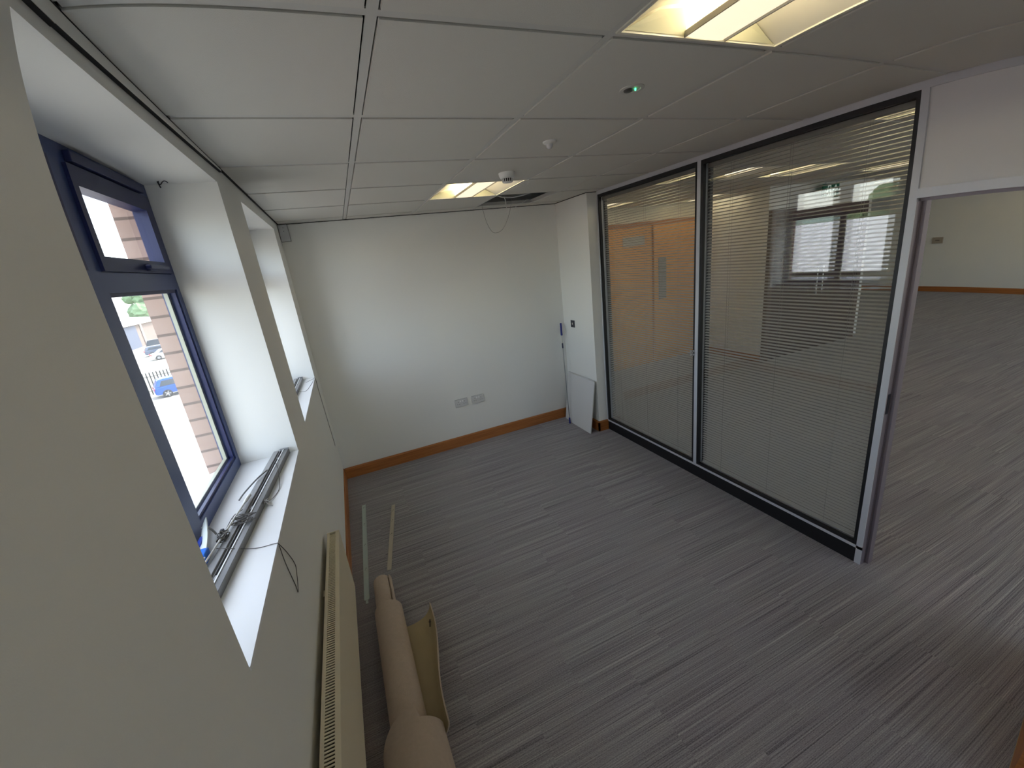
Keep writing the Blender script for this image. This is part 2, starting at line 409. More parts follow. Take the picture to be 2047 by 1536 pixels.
# ---- windows
def window(idx, y0, y1):
    yc = (y0 + y1) / 2; xf = -.25
    w = empty('window_%d' % idx, (xf, yc, ZS), kind='structure')
    f = MB(); xb = -.305; j = .036
    f.box(xb, xf, y0, y0 + j, ZS, ZT).box(xb, xf, y1 - j, y1, ZS, ZT).box(xb, xf, y0 + j, y1 - j, ZS, ZS + .050)
    f.box(xb, xf, y0 + j, y1 - j, ZT - .05, ZT).box(xb, xf, yc - .045, yc + .045, ZS + .05, ZT - .05)
    for a, b in ((y0 + j, yc - .045), (yc + .045, y1 - j)): f.box(xb, xf, a, b, 2.012, 2.072)
    f.build('frame', navy_m, w)
    lights = ((y0 + j, yc - .045), (yc + .045, y1 - j))
    for a, b in lights:
        # fixed light below
        MB().box(-.278, -.268, a - .004, b + .004, ZS + .046, 2.016).build('fixed_pane', win_m, w)
        bd = MB()
        for u0, u1, v0, v1 in ((a, a + .012, ZS + .05, 2.012), (b - .012, b, ZS + .05, 2.012), (a + .012, b - .012, ZS + .05, ZS + .062), (a + .012, b - .012, 2.0, 2.012)):
            bd.box(-.268, -.256, u0, u1, v0, v1)
        bd.build('glazing_bead', navy_d, w)
        sp = MB()
        for u0, u1, v0, v1 in ((a, a + .02, ZS + .05, 2.012), (b - .022, b, ZS + .05, 2.012), (a + .02, b - .022, ZS + .05, ZS + .066)):
            sp.box(-.294, -.280, u0, u1, v0, v1)
        sp.build('spacer_bar', mat('spacer', (196, 198, 176), .5), w)
        # top-hung vent above
        s = MB(); z0, z1 = 2.074, ZT - .052; m = .062
        s.box(-.285, -.240, a, a + .03, z0, z1).box(-.285, -.240, b - m, b, z0, z1)
        s.box(-.285, -.240, a + .03, b - m, z0, z0 + .042).box(-.285, -.240, a + .03, b - m, z1 - .056, z1)
        sash = s.build('vent_sash', navy_d, w)
        MB().box(-.272, -.264, a + .026, b - m + .004, z0 + .038, z1 - .052).build('glass', win_m, sash)
        hd = MB(); ym = (a + b) / 2 + .06
        hd.bbox(-.240, -.228, ym - .045, ym + .045, z0 + .006, z0 + .030, .003).bbox(-.230, -.212, ym - .08, ym + .10, z0 + .010, z0 + .024, .004)
        hd.build('handle', navy_d, sash)
        MB().bbox(-.25, -.232, a + .02, b - .05, ZT - .046, ZT - .016, .003).build('trickle_vent', navy_d, w)
    MB().box(-.2499, .002, y0 + .0008, y1 - .0008, ZS - .012, ZS).build('sill', sill_m, w)
    MB().prism([(-.265, ZS - .006), (-.265, ZS + .028), (-.40, ZS - .004), (-.40, ZS - .026)], y0 + .036, y1 - .036, 'y').build('outer_sill', mat('outer_sill', (215, 216, 214), .5), w)
    portal('window_portal', -.40, y0, y1, ZS, ZT)
for i, (a, b) in enumerate(WIN): window(i + 1, a, b)  # the third is out of view, added to bring in daylight

def added_south_window(idx, x0, x1, y):  # windows out of view, added to brighten room and office
    w = empty('window_%d' % idx, ((x0 + x1) / 2, y, .95), kind='structure'); f = MB(); xc = (x0 + x1) / 2
    f.box(x0, x0 + .05, y - .03, y + .03, .95, 2.35).box(x1 - .05, x1, y - .03, y + .03, .95, 2.35).box(xc - .04, xc + .04, y - .03, y + .03, .95, 2.35)
    for a, b in ((x0 + .05, xc - .04), (xc + .04, x1 - .05)): f.box(a, b, y - .03, y + .03, .95, 1.0).box(a, b, y - .03, y + .03, 2.30, 2.35)
    f.build('frame', navy_m, w)
    for a, b in ((x0 + .05, xc - .04), (xc + .04, x1 - .05)): MB().box(a, b, y - .006, y + .006, 1.0, 2.30).build('glass', win_m, w)
    l = bpy.data.lights.new('window_portal', 'AREA'); l.shape = 'RECTANGLE'; l.size = x1 - x0; l.size_y = 1.4; l.cycles.is_portal = True
    o = bpy.data.objects.new('window_portal', l); col.objects.link(o); o.location = (xc, y - .10, 1.65); o.rotation_euler = (R(90), 0, 0)
for i, (a, b) in enumerate(ADDED_FWIN): added_south_window(4 + i, a, b, -7.34)
for i, (a, b) in enumerate(ADDED_SWIN): added_south_window(5 + i, a, b, -8.06)

# ---- glazed partition with the door frame
PX0, PX1 = 2.83, 2.93
wr = empty('wall_right', (2.88, -1.86, 0), kind='structure')
MB().box(PX0, PX1, -7.4, -.6225, 2.455, H).build('head_rail', silver_m, wr)
MB().box(PX0, PX1, -3.108, -.64, .101, .119).build('sill_rail', silver_m, wr)
MB().box(PX0 + .004, PX1 - .004, -3.088, -.6225, 0, .101).build('skirting', skirt_m, wr)
def post(y0, y1, z0=.0, z1=2.455): MB().box(PX0, PX1, y0, y1, z0, z1).build('post', silver_m, wr)
post(-.640, -.6225, .101); post(-1.882, -1.851, .119); post(-3.108, -3.078)
for a, b in ((-1.851, -.640), (-3.078, -1.882)):
    for xa, xb in ((PX0 + .003, PX0 + .030), (PX1 - .030, PX1 - .003)):
        g = MB(); t = .019
        g.box(xa, xb, a, a + t, .119, 2.455).box(xa, xb, b - t, b, .119, 2.455).box(xa, xb, a + t, b - t, .119, .134).box(xa, xb, a + t, b - t, 2.428, 2.455)
        g.build('gasket', black_m, wr)
    MB().box(PX0 + .017, PX0 + .023, a + t - .003, b - t + .003, .131, 2.431).build('glass_pane', pane_m, wr)
    MB().box(PX1 - .023, PX1 - .017, a + t - .003, b - t + .003, .131, 2.431).build('glass_pane', pane_m, wr)
# door frame, solid panel over it, far jamb and the wall going on
DJ = -3.895
MB().box(PX0, PX1, DJ, -3.108, 2.012, 2.052).build('door_head', silver_m, wr)
for bx in ((PX0 + .030, PX1 - .03, DJ, -3.108, 1.998, 2.012), (PX0 + .048, PX1 - .012, -3.126, -3.108, 0, 1.998), (PX0 + .048, PX1 - .012, DJ, DJ + .018, 0, 1.998)): MB().box(*bx).build('door_stop', jamb_m, wr)
MB().box(PX0 + .006, PX0 + .040, -3.1085, -3.108, 0, 1.998).box(PX0 + .04, PX1 - .001, -3.111, -3.108, 0, 1.998).build('rebate', jamb_m, wr)
MB().box(PX0 + .014, PX0 + .034, -3.1105, -3.1086, .96, 1.07).build('strike_plate', brassd, wr)
MB().box(PX0 + .01, PX1 - .01, DJ, -3.108, 2.052, 2.455).build('over_panel', mat('over_panel', (216, 216, 218), .6), wr)
MB().box(PX0, PX1, DJ - .03, DJ, 0, 2.455).build('post', silver_m, wr)
MB().box(PX0 + .01, PX1 - .01, -7.4, DJ - .03, 0, 2.455).build('wall_board', wall_m, wr)

# door leaf standing open into the room
d1 = empty('door_1', (2.84, -3.90, 0), kind='structure')
Dm = Matrix.Translation((2.825, -3.877, 0)) @ Matrix.Rotation(math.atan2(-.155, -.635), 4, 'Z')
MB(Dm).box(0, .76, 0, .044, .028, 1.99).build('leaf', oak_m, d1)
MB(Dm).box(0, .76, 0.0, .0445, .008, .0275).build('edge_strip', mat('tan_edge', (190, 160, 110), .5), d1)
MB(Dm).tube([(.70, .044, 1.0), (.70, .095, 1.0), (.58, .095, 1.0)], .009, 10).tube([(.70, 0, 1.0), (.70, -.05, 1.0), (.58, -.05, 1.0)], .009, 10).build('door_handle', chrome, d1, smooth=40)

# ---- the open office beyond
struct(MB().box(PX1, 6.07, 1.2, 1.32, 0, H + .48).box(2.861, PX1, -.0, 1.2, 0, H + .48).build('wall_north', mat('lobby_paint', (226, 222, 204), .75)))
struct(MB().box(6.07, 8.42, 0, 4.2, 0, H + .48).build('wall_core', wall_m))
struct(MB().box(8.42, FX, 4.08, 4.2, 0, H + .48).build('wall_end', wall_m))
struct(MB().box(FX, FX + .12, -8.0, 4.2, 0, H + .5).build('wall_far', wall_m))
struct(wall_y(2.83, FX, -8.12, -8.0, 0, H + .5, [(a, b, .95, 2.35) for a, b in ADDED_SWIN]).build('wall_south', wall_m))
MB().box(2.83, 2.93, -8.0, -7.4, 0, H + .02).build('wall_board', wall_m, wr)
skirting('baseboard_far', (FX, -8, 0), (FX, 4.08, 0), (-1, 0, 0), h=.12)
skirting('baseboard_core', (6.07, -.0, 0), (6.07, 1.2, 0), (-1, 0, 0), h=.12)
skirting('baseboard_north', (2.93, 1.2, 0), (4.05, 1.2, 0), (0, -1, 0), h=.12)
# oak panelled doors in the lobby
d2 = empty('door_2', (5.05, 1.17, 0), kind='structure')
MB().box(4.05, 6.05, 1.165, 1.198, 0, 2.27).build('oak_surround', oak_m, d2)
for a, b in ((4.12, 5.02), (5.06, 5.96)):
    lf = MB().box(a, b, 1.14, 1.165, .01, 2.2).build('leaf', mat('oak_leaf', (222, 156, 78), .4), d2)
MB().box(5.15, 5.30, 1.130, 1.14, 1.05, 1.70).build('vision_panel', mat('dim_glass', (140, 142, 138), .2), d2)
MB().bbox(4.47, 4.88, 1.130, 1.14, 1.93, 2.07, .003).build('sign_plate', mat('sign_plate', (178, 176, 166), .4), d2)
# brown entrance doors in the core wall
brown_m = mat('brown_frame', (94, 74, 66), .5); brown_d = mat('brown_door', (62, 40, 36), .5)
d3 = empty('door_3', (7.2, -.02, 0), kind='structure')
MB().box(6.075, 6.17, -.05, -.001, 0, 2.17).box(8.16, 8.255, -.05, -.001, 0, 2.17).box(6.17, 8.16, -.05, -.001, 2.06, 2.17).build('door_frame', brown_m, d3)
for a, b in ((6.17, 7.163), (7.167, 8.16)):
    lf = MB().box(a, b, -.042, -.002, .01, 2.06).build('leaf', brown_d, d3)
    MB().tube([(7.1 if a < 7 else 7.23, -.042, 1.3), (7.1 if a < 7 else 7.23, -.09, 1.3), (7.1 if a < 7 else 7.23, -.09, .9), (7.1 if a < 7 else 7.23, -.042, .9)], .012, 8).build('pull_handle', chrome, lf)

# ================================================================== CEILING LAMPS
def make_lamp(cx, cy):
    root = empty('ceiling_light', (cx, cy, H))
    s = .293
    r = MB()
    r.box(cx - s, cx + s, cy - s, cy - s + .010, H - .004, H + .004).box(cx - s, cx + s, cy + s - .010, cy + s, H - .004, H + .004)
    r.box(cx - s, cx - s + .010, cy - s + .01, cy + s - .01, H - .004, H + .004).box(cx + s - .010, cx + s, cy - s + .01, cy + s - .01, H - .004, H + .004)
    r.build('rim', mat('lamp_rim', (225, 222, 208), .4), root)
    h = MB()
    h.box(cx - s, cx + s, cy - s, cy + s, H + .086, H + .09)
    for a, b, c, d in ((cx - s, cx + s, cy - s, cy - s + .003), (cx - s, cx + s, cy + s - .003, cy + s)): h.box(a, b, c, d, H + .004, H + .086)
    for a, b in ((cx - s, cx - s + .003), (cx + s - .003, cx + s)): h.box(a, b, cy - s + .003, cy + s - .003, H + .004, H + .086)
    h.build('housing', refl_m, root)
    wx = .072
    for sg in (-1, 1):
        rows = []
        for k in range(13):
            t = k / 12; x = cx + sg * (s - .011 - t * (s - .011 - wx - .018)); z = H + .001 + .070 * math.sin(t * math.pi * .5) ** 1.1
            rows.append([(x, cy - s + .012 + .05 * 0, z), (x, cy, z), (x, cy + s - .012, z)])
        MB().sheet(rows, .0015).build('reflector', [refl_m, refl_m], root, smooth=60)
        for ye, dy in ((cy - s + .012, .022), (cy + s - .012, -.022)):
            e = MB(); a = [(cx + sg * (s - .02), ye, H + .001), (cx + sg * (wx + .002), ye, H - .0015 + .002), (cx + sg * (wx + .002), ye + dy, H + .055), (cx + sg * (s - .12), ye + dy * .7, H + .045)]
            vs_ = [e._v(p) for p in a] + [e._v((p[0], p[1] + .001, p[2])) for p in a]
            e.bm.faces.new(vs_[:4]); e.bm.faces.new(vs_[4:][::-1])
            for k in range(4): e.bm.faces.new((vs_[k], vs_[(k + 1) % 4], vs_[4 + (k + 1) % 4], vs_[4 + k]))
            e.build('end_plate', mat('lamp_end', (206, 206, 178), .5), root)
    b = MB(); n = 8
    prof = [(-wx, H + .014)] + [(-wx + .0, H + .002)] + [(wx * math.cos(math.pi * (1 - k / n)), H + .002 - .006 * math.sin(math.pi * k / n)) for k in range(1, n)] + [(wx, H + .002), (wx, H + .014)]
    b.prism([(cx + x, z) for x, z in prof], cy - s + .012, cy + s - .012, 'y'); b.build('diffuser', light_hi, root)
    for sg in (-1, 1): MB().box(cx + sg * (wx + .003) - .0018, cx + sg * (wx + .003) + .0018, cy - s + .012, cy + s - .012, H - .004, H + .010).build('basket_edge', mat('basket_edge', (150, 146, 140), .4, .3), root)
    for sg in (-1, 1): MB().tube([(cx + sg * .036, cy - s + .03, H + .043), (cx + sg * .036, cy + s - .03, H + .043)], .008, 10).build('lamp_tube', light_tube, root, smooth=60)
    return root
GL = 'recessed ceiling lamps in the room'
proto = make_lamp(LIGHTS[0][0] + .3005, LIGHTS[0][1] + .3)
tag(proto, 'lit recessed square ceiling lamp next to the open hole by the back wall', 'ceiling light', GL)
l2 = copy_tree(proto); l2.location = (LIGHTS[1][0] + .3005, LIGHTS[1][1] + .3, H)
tag(l2, 'big lit recessed ceiling lamp nearest the viewer at the top edge', 'ceiling light', GL)
for i, (x, y) in enumerate(OFFICE):
    o = copy_tree(proto); o.location = (x + .3005, y + .3, H)
    row = [q for q in OFFICE if q[1] == y]; k = sorted(row).index((x, y))
    tag(o, 'office ceiling lamp, %s from the partition in %s' % (('first', 'second', 'third', 'fourth', 'fifth', 'sixth')[k],
        {.418: 'the row by the oak doors', -.782: 'the added short row', -1.382: 'the row facing the brown doors', -3.182: 'the row level with the doorway', -5.582: 'the unseen rearmost row'}[y]), 'ceiling light', 'office ceiling lamps beyond the glass')

# ================================================================== THINGS ON THE CEILING
def ceiling_root(name, x, y, label, cat): return empty(name, (x, y, H - .003), label, cat)
Z = H - .003
t = ceiling_root('smoke_detector', 1.49, -1.625, 'white round smoke detector with dark slots on the ceiling before the far lamp', 'smoke detector')
MB().lathe([(.052, 0), (.052, -.006), (.050, -.016), (.044, -.030), (.040, -.034)], 36, (1.49, -1.625, Z)).build('body', white_m, t, smooth=40)
v = MB()
for k in range(16):
    a = 2 * math.pi * k / 16; v.obox((1.49 + .036 * math.cos(a), -1.625 + .036 * math.sin(a), Z - .034), (1.49 + .031 * math.cos(a), -1.625 + .031 * math.sin(a), Z - .054), .0045, .003, (math.cos(a), math.sin(a), 0))
v.build('cage', white_m, t)
MB().lathe([(.030, -.0341), (.027, -.050)], 24, (1.49, -1.625, Z)).build('sensing_chamber', mat('chamber_dark', (36, 22, 20), .6), t, smooth=40)
MB().lathe([(.031, -.052), (.030, -.057), (.02, -.0585)], 28, (1.49, -1.625, Z)).build('cap', white_m, t, smooth=40)
t = ceiling_root('presence_sensor', 1.452, -2.268, 'small white dome sensor on the ceiling between smoke detector and green light', 'sensor')
MB().lathe([(.032, 0), (.032, -.005), (.022, -.012), (.018, -.014)], 32, (1.452, -2.268, Z)).build('base', white_m, t, smooth=40)
MB().lathe([(.017, -.014), (.015, -.024), (.009, -.031), (.003, -.033)], 24, (1.452, -2.268, Z)).build('lens', mat('lens_white', (205, 205, 205), .25), t, smooth=60)
t = ceiling_root('emergency_downlight', 1.462, -2.872, 'flush round ceiling fitting with a glowing green indicator', 'emergency light')
MB().lathe([(.043, 0), (.043, -.002), (.041, -.0035), (.030, -.0035), (.028, -.0015)], 40, (1.462, -2.872, Z)).build('bezel', mat('bezel', (200, 198, 192), .5), t, smooth=40)
MB().lathe([(.017, -.002), (.015, -.007), (.010, -.009)], 24, (1.450, -2.866, Z)).build('lens', mat('lens_dark', (84, 80, 76), .4), t, smooth=60)
MB().lathe([(.003, -.002), (.003, -.007), (.002, -.0085)], 14, (1.470, -2.880, Z)).build('indicator', mat('led', (90, 255, 170), .4, emit=(70, 255, 150), estr=3), t, smooth=60)

# open tile bay: services in the void and the wires that hang out
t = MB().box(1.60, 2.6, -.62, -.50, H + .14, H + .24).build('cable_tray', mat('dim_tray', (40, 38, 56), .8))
tag(t, 'dim metal cable tray up inside the open ceiling hole', 'cable tray')
def arc(pts, n=10):
    out = []
    P = [Vector(p) for p in pts]; P = [P[0]] + P + [P[-1]]
    for i in range(1, len(P) - 2):
        for k in range(n):
            u = k / n; a, b, c, d = P[i - 1], P[i], P[i + 1], P[i + 2]
            out.append(.5 * ((2 * b) + (c - a) * u + (2 * a - 5 * b + 4 * c - d) * u * u + (-a + 3 * b - 3 * c + d) * u ** 3))
    out.append(P[-2]); return out
def cable(name, pts, r, m, label, cat='cable', n=8, group=None):
    o = MB().tube(arc(pts, 10), r, n).build(name, m, smooth=60); return tag(o, label, cat, group)
cable('cable', [(1.75, -.45, H + .10), (1.95, -.42, H + .035), (2.15, -.42, H + .04), (2.34, -.5, H + .09)], .006, white_m, 'thick white cable sagging across the open ceiling hole')
cable('wire', [(1.80, -.24, H + .05), (1.805, -.215, H + .0), (1.815, -.20, H - .04), (1.86, -.15, H - .16), (1.95, -.06, H - .24), (2.05, -.05, H - .22), (2.10, -.12, H - .12), (2.11, -.22, H - .0), (2.10, -.25, H + .05)], .0018, cord_m, 'thin wire loop drooping from the left end of the ceiling hole')
cable('wire', [(1.96, -.40, H + .05), (2.0, -.34, H + .03), (2.03, -.28, H - .0), (2.035, -.27, H - .05), (2.03, -.26, H - .10)], .004, white_m, 'short white wire end dangling from the middle of the ceiling hole')
cable('wire', [(2.30, -.22, H + .03), (2.24, -.20, H + .0), (2.19, -.17, H - .02), (2.16, -.14, H - .05)], .0022, white_m, 'short white wire poking out at the right end of the ceiling hole')

# ================================================================== THINGS ON THE WALLS
t = empty('junction_box', (.042, -.001, 2.41), 'white plastic junction box in the top left corner of the back wall', 'junction box')
MB().bbox(.004, .076, -.042, -.0005, 2.343, 2.477, .005, 3).build('lid', mat('box_plastic', (196, 197, 198), .45), t)
MB().bbox(.001, .079, -.008, -.0003, 2.340, 2.480, .001).build('shade_plate', mat('shade_plate_grey', (120, 120, 118), .6), t)  # grey plate wider than the lid, paints the box's contact shadow
for z in (2.452, 2.425): MB().tube([(.042, -.0415, z), (.042, -.0432, z)], .003, 10).build('screw', brassd, t)

def socket(x0, x1, z0, z1, label):
    xc = (x0 + x1) / 2; zc = (z0 + z1) / 2
    t = empty('wall_socket', (xc, -.001, zc), label, 'socket', 'double sockets on the back wall')
    MB().bbox(x0, x1, -.013, -.0005, z0, z1, .003, 3).build('face_plate', mat('socket_plastic', (208, 208, 206), .4), t)
    MB().box(x0 + .002, x1 - .002, -.0034, -.0004, z0 - .0012, z1 + .0012).build('shade_rim', mat('shade_rim_grey', (112, 110, 106), .6), t)  # darker edge above and below the plate, a painted shadow line
    for sx in (-1, 1):
        cx = xc + sx * .036
        hd_ = mat('hole_dark', (24, 22, 22), .8)
        MB().box(cx - .002, cx + .002, -.0136, -.0126, zc + .012, zc + .021).build('pin_hole', hd_, t)
        for q in (-1, 1): MB().box(cx + q * .011 - .0035, cx + q * .011 + .0035, -.0136, -.0126, zc - .012, zc - .007).build('pin_hole', hd_, t)
    for sx in (-1, 1): MB().bbox(xc + sx * .013 - .007, xc + sx * .013 + .007, -.0170, -.012, z1 - .030, z1 - .012, .0015).build('rocker_switch', mat('rocker', (240, 240, 238), .3), t)
socket(1.258, 1.404, .468, .554, 'left of the two white double sockets low on the back wall')
socket(1.452, 1.598, .468, .554, 'right of the two white double sockets low on the back wall')
t = empty('light_switch', (2.721, -.205, 1.19), 'small metal switch plate on the side of the white corner pier', 'switch')
MB().bbox(2.714, 2.7215, -.246, -.168, 1.150, 1.230, .002).build('plate', mat('switch_steel', (84, 84, 90), .35, .6), t)
MB().bbox(2.709, 2.7145, -.222, -.204, 1.180, 1.204, .0015).build('rocker', chrome, t)
t = empty('wall_plate', (FX - .001, 1.25, 1.19), 'beige blank plate on the far wall seen through the doorway', 'wall plate')
MB().bbox(FX - .03, FX - .0005, 1.14, 1.34, 1.125, 1.265, .006).build('cover', mat('beige_plate', (170, 158, 142), .5), t)
MB().box(FX - .0312, FX - .0302, 1.20, 1.28, 1.19, 1.20).build('slot', gap_m, t)

# exit sign over the brown doors
t = empty('exit_sign', (7.19, -.10, 2.24), 'green emergency exit sign with running man and up arrow above brown doors', 'exit sign')
green_m = mat('exit_green', (20, 92, 66), .5, emit=(20, 100, 70), estr=.05); ew = mat('exit_white', (225, 240, 232), .5, emit=(225, 240, 232), estr=.15)
MB().bbox(7.01, 7.37, -.112, -.092, 2.262, 2.450, .004).build('panel', green_m, t)
for hx in (7.06, 7.30): MB().box(hx, hx + .02, -.106, -.098, 2.4502, H - .003).build('hanger', silver_m, t)
ic = MB(); y0, y1 = -.1145, -.1118
def poly(p): ic.prism([(7.025 + a * .165, 2.275 + b * .155) for a, b in p], y0, y1, 'y')
poly([(.52, .86), (.60, .80), (.68, .86), (.68, .95), (.60, 1.0), (.52, .95)])                     # head
poly([(.36, .42), (.56, .40), (.62, .74), (.44, .78)])                                             # trunk
poly([(.48, .74), (.60, .70), (.82, .58), (.86, .64), (.60, .78)])                                 # arm forward
poly([(.44, .76), (.20, .70), (.14, .52), (.20, .50), (.26, .64), (.46, .66)])                     # arm back
poly([(.38, .44), (.52, .40), (.34, .22), (.06, .20), (.06, .28), (.28, .29)])                     # trailing leg
poly([(.46, .42), (.58, .42), (.74, .26), (.66, .02), (.56, .04), (.62, .24)])                     # leading leg
poly([(.80, .0), (.94, .0), (.94, 1.0), (.70, 1.0), (.70, .93), (.86, .93), (.86, .08), (.80, .08)])   # door
ic.build('running_man', ew, t)
ar = MB(); ax = 7.285
ar.prism([(ax, 2.435), (ax - .062, 2.362), (ax - .018, 2.362), (ax - .018, 2.28), (ax + .018, 2.28), (ax + .018, 2.362), (ax + .062, 2.362)], y0, y1, 'y')
ar.build('arrow', ew, t)

# hook on the window reveal
t = empty('blind_hook', (-.16, -2.13, ZT - .001), 'small black wire hook on the head of the near window reveal', 'hook')
MB().tube(arc([(-.183, -2.120, ZT), (-.183, -2.124, ZT - .010), (-.176, -2.13, ZT - .014), (-.168, -2.135, ZT - .008), (-.158, -2.14, ZT - .005), (-.148, -2.145, ZT - .012)], 8), .0018, 8).build('wire', brassd, t, smooth=60)
MB().obox((-.186, -2.122, ZT - .002), (-.180, -2.128, ZT - .026), .004, .002).build('prong', brassd, t)

# ================================================================== RADIATOR
t = empty('radiator', (.05, -2.9, .32), 'long cream panel radiator with slotted top grille under the near window', 'radiator')
y0, y1, x0, x1, z0, z1 = -3.75, -2.10, .024, .082, .32, .70
MB().bbox(x1 - .012, x1, y0, y1, z0, z1 - .004, .004, 3).build('front_panel', rad_m, t)
MB().bbox(x0, x0 + .008, y0, y1, z0, z1 - .004, .003).build('back_panel', rad_m, t)
for y in (y0, y1 - .006): MB().bbox(x0 - .002, x1 + .001, y, y + .006, z0 + .02, z1 + .003, .002).build('side_cover', rad_m, t)
g = MB(); g.box(x0, x0 + .012, y0 + .006, y1 - .006, z1 - .004, z1 + .001).box(x1 - .017, x1, y0 + .006, y1 - .006, z1 - .004, z1 + .001)
y = y0 + .012
while y < y1 - .02:
    g.box(x0 + .012, x1 - .017, y, y + .005, z1 - .0035, z1); y += .0108
g.build('top_grille', rad_m, t)
c = MB(); y = y0 + .02
while y < y1 - .02: c.box(x0 + .010, x1 - .014, y, y + .002, z0 + .03, z1 - .03); y += .028
c.build('convector_fins', mat('fin_dark', (60, 54, 44), .7), t)
for yb_ in (-2.50, -3.3): MB().box(0.0005, x0, yb_, yb_ + .04, z0 + .02, z1 - .06).build('bracket', rad_m, t)
MB().tube([(.05, -3.72, z0), (.05, -3.72, .0)], .0075, 10).build('pipe', chrome, t, smooth=60)

# ================================================================== BLINDS INSIDE THE PARTITION GLASS
def partition_blind(y0, y1, label, knob_z):
    yc = (y0 + y1) / 2; t = empty('venetian_blind', (2.88, yc, .14), label, 'venetian blind', 'blinds between the partition panes')
    MB().box(2.868, 2.892, y0 + .003, y1 - .003, 2.400, 2.426).build('head_rail', mat('rail_grey', (128, 126, 120), .4, .3), t)
    s = MB(); z = .156; tilt = R(22); w = .0085
    while z < 2.395:
        rows = [[(2.88 + u * math.cos(tilt), yy, z + u * math.sin(tilt) + .0008 * (1 - (u / w) ** 2)) for yy in (y0 + .006, y1 - .006)] for u in (-w, 0, w)]
        s.sheet(rows, .0005); z += .0207
    s.build('slats', [slat_m, slat_m], t)
    MB().box(2.871, 2.889, y0 + .005, y1 - .005, .136, .144).build('bottom_rail', slat_m, t)
    for k in range(3):
        yy = y0 + (y1 - y0) * (k + .5) / 3
        for xx in (2.8695, 2.8905): MB().box(xx - .0005, xx + .0005, yy - .0006, yy + .0006, .14, 2.40).build('ladder_cord', cord_m, t)
    for i, (kz, ky) in enumerate(knob_z):
        MB(Matrix.Translation((2.846, ky, kz)) @ Matrix.Rotation(R(-90), 4, 'Y')).lathe([(.006, 0), (.006, .022), (.010, .022), (.011, .026), (.011, .044), (.009, .047)], 20).build('tilt_knob', chrome, t, smooth=40)
    return t
partition_blind(-1.832, -.659, 'grey venetian blind sealed in the narrower far pane of the glass partition', [(1.105, -1.845), (1.078, -1.845)])
partition_blind(-3.059, -1.901, 'grey venetian blind sealed in the wide pane beside the open doorway', [])

# ================================================================== LEANING CEILING TILES, POLE
def lean_tile(ya, yb, xb, xt, label, fx0=0):
    t = MB(); h = .6; 
    ang = math.atan2(xt - xb, math.sqrt(max(h * h - (xt - xb) ** 2, 0)))
    T = Matrix.Translation((xb, 0, .002)) @ Matrix.Rotation(ang, 4, 'Y')
    t = MB(T); t.bbox(0, .013, ya, yb, 0, h, .002)
    o = t.build('ceiling_tile', mat('loose_tile', (214, 214, 212), .85, bump=(400, .2))); return tag(o, label, 'ceiling tile', 'loose ceiling tiles leaning on the pier')
lean_tile(-.600, -.055, 2.607, 2.698, 'white ceiling tile leaning on the pier, the hindmost with its left part showing')
a = lean_tile(-.634, -.165, 2.588, 2.682, 'white ceiling tile leaning in front of the other against the corner pier')
t = empty('extension_pole', (2.568, -.237, 0), 'thin grey telescopic pole with blue grip leaning into the back corner', 'pole')
pb, pt_ = Vector((2.560, -.237, .0015)), Vector((2.664, -.022, 1.19))
def pp(u): return pb.lerp(pt_, u)
MB().tube([pp(.05), pp(.78)], .0055, 10).build('outer_tube', mat('pole_grey', (150, 152, 150), .35, .4), t, smooth=60)
MB().tube([pp(.78), pp(.9)], .004, 10).build('inner_tube', mat('pole_light', (176, 176, 160), .4), t, smooth=60)
MB().tube([pp(.88), pp(.885), pp(.90), pp(.995), pp(1.0)], [.010, .0125, .0115, .0105, .009], 14).build('blue_grip', blue_m, t, smooth=50)
MB().tube([pp(.755), pp(.76), pp(.80), pp(.805)], [.006, .009, .009, .006], 12).build('lock_collar', mat('navy_collar', (28, 30, 62), .4), t, smooth=50)
MB().tube([pp(0), pp(.004), pp(.055), pp(.06)], [.0085, .0105, .0105, .007], 12).build('end_cap', blue_m, t, smooth=50)

# ================================================================== ON THE FLOOR
def strip(name, a, b, w, m, label, marks, notch=False):
    a, b = Vector(a), Vector(b); d = (b - a).normalized(); r = Vector((d.y, -d.x, 0)); t = empty(name, tuple((a + b) / 2), label, 'metal strip', 'strips lying on the carpet')
    prof = [(-w / 2, .001), (w / 2, .001), (w / 2, .011), (w / 2 - .002, .011), (w / 2 - .002, .0032), (-w / 2 + .002, .0032), (-w / 2 + .002, .011), (-w / 2, .011)]
    mb = MB()
    def ring(p): return [mb._v(p + r * x + Vector((0, 0, z))) for x, z in prof]
    A, B = ring(a), ring(b)
    for k in range(8): mb.bm.faces.new((A[k], A[(k + 1) % 8], B[(k + 1) % 8], B[k]))
    mb.bm.faces.new(A[::-1]); mb.bm.faces.new(B)
    mb.build('channel', m, t)
    if notch: MB().obox(b, b + d * .03, w * .45, .002).build('tongue', m, t)
    for u in marks:
        p = a.lerp(b, u) + Vector((0, 0, .0037)); hg = mat('hole_grey', (70, 70, 66), .7)
        MB().obox(p - r * .006, p + r * .003, .003, .0012).build('screw_hole', hg, t); MB().obox(p + d * .012 + r * .004, p + d * .018 + r * .006, .003, .0012).build('screw_hole', hg, t)
strip('metal_strip', (.142, -.655, 0), (.094, -1.85, 0), .033, mat('strip_white', (186, 198, 192), .4), 'longer white metal strip on the carpet nearest the window wall', (.03, .26, .5, .74), True)
strip('metal_strip', (.388, -.81, 0), (.258, -1.645, 0), .030, mat('strip_cream', (190, 180, 162), .45), 'shorter cream metal strip on the carpet pointing at the carpet roll', (.10, .28, .5))

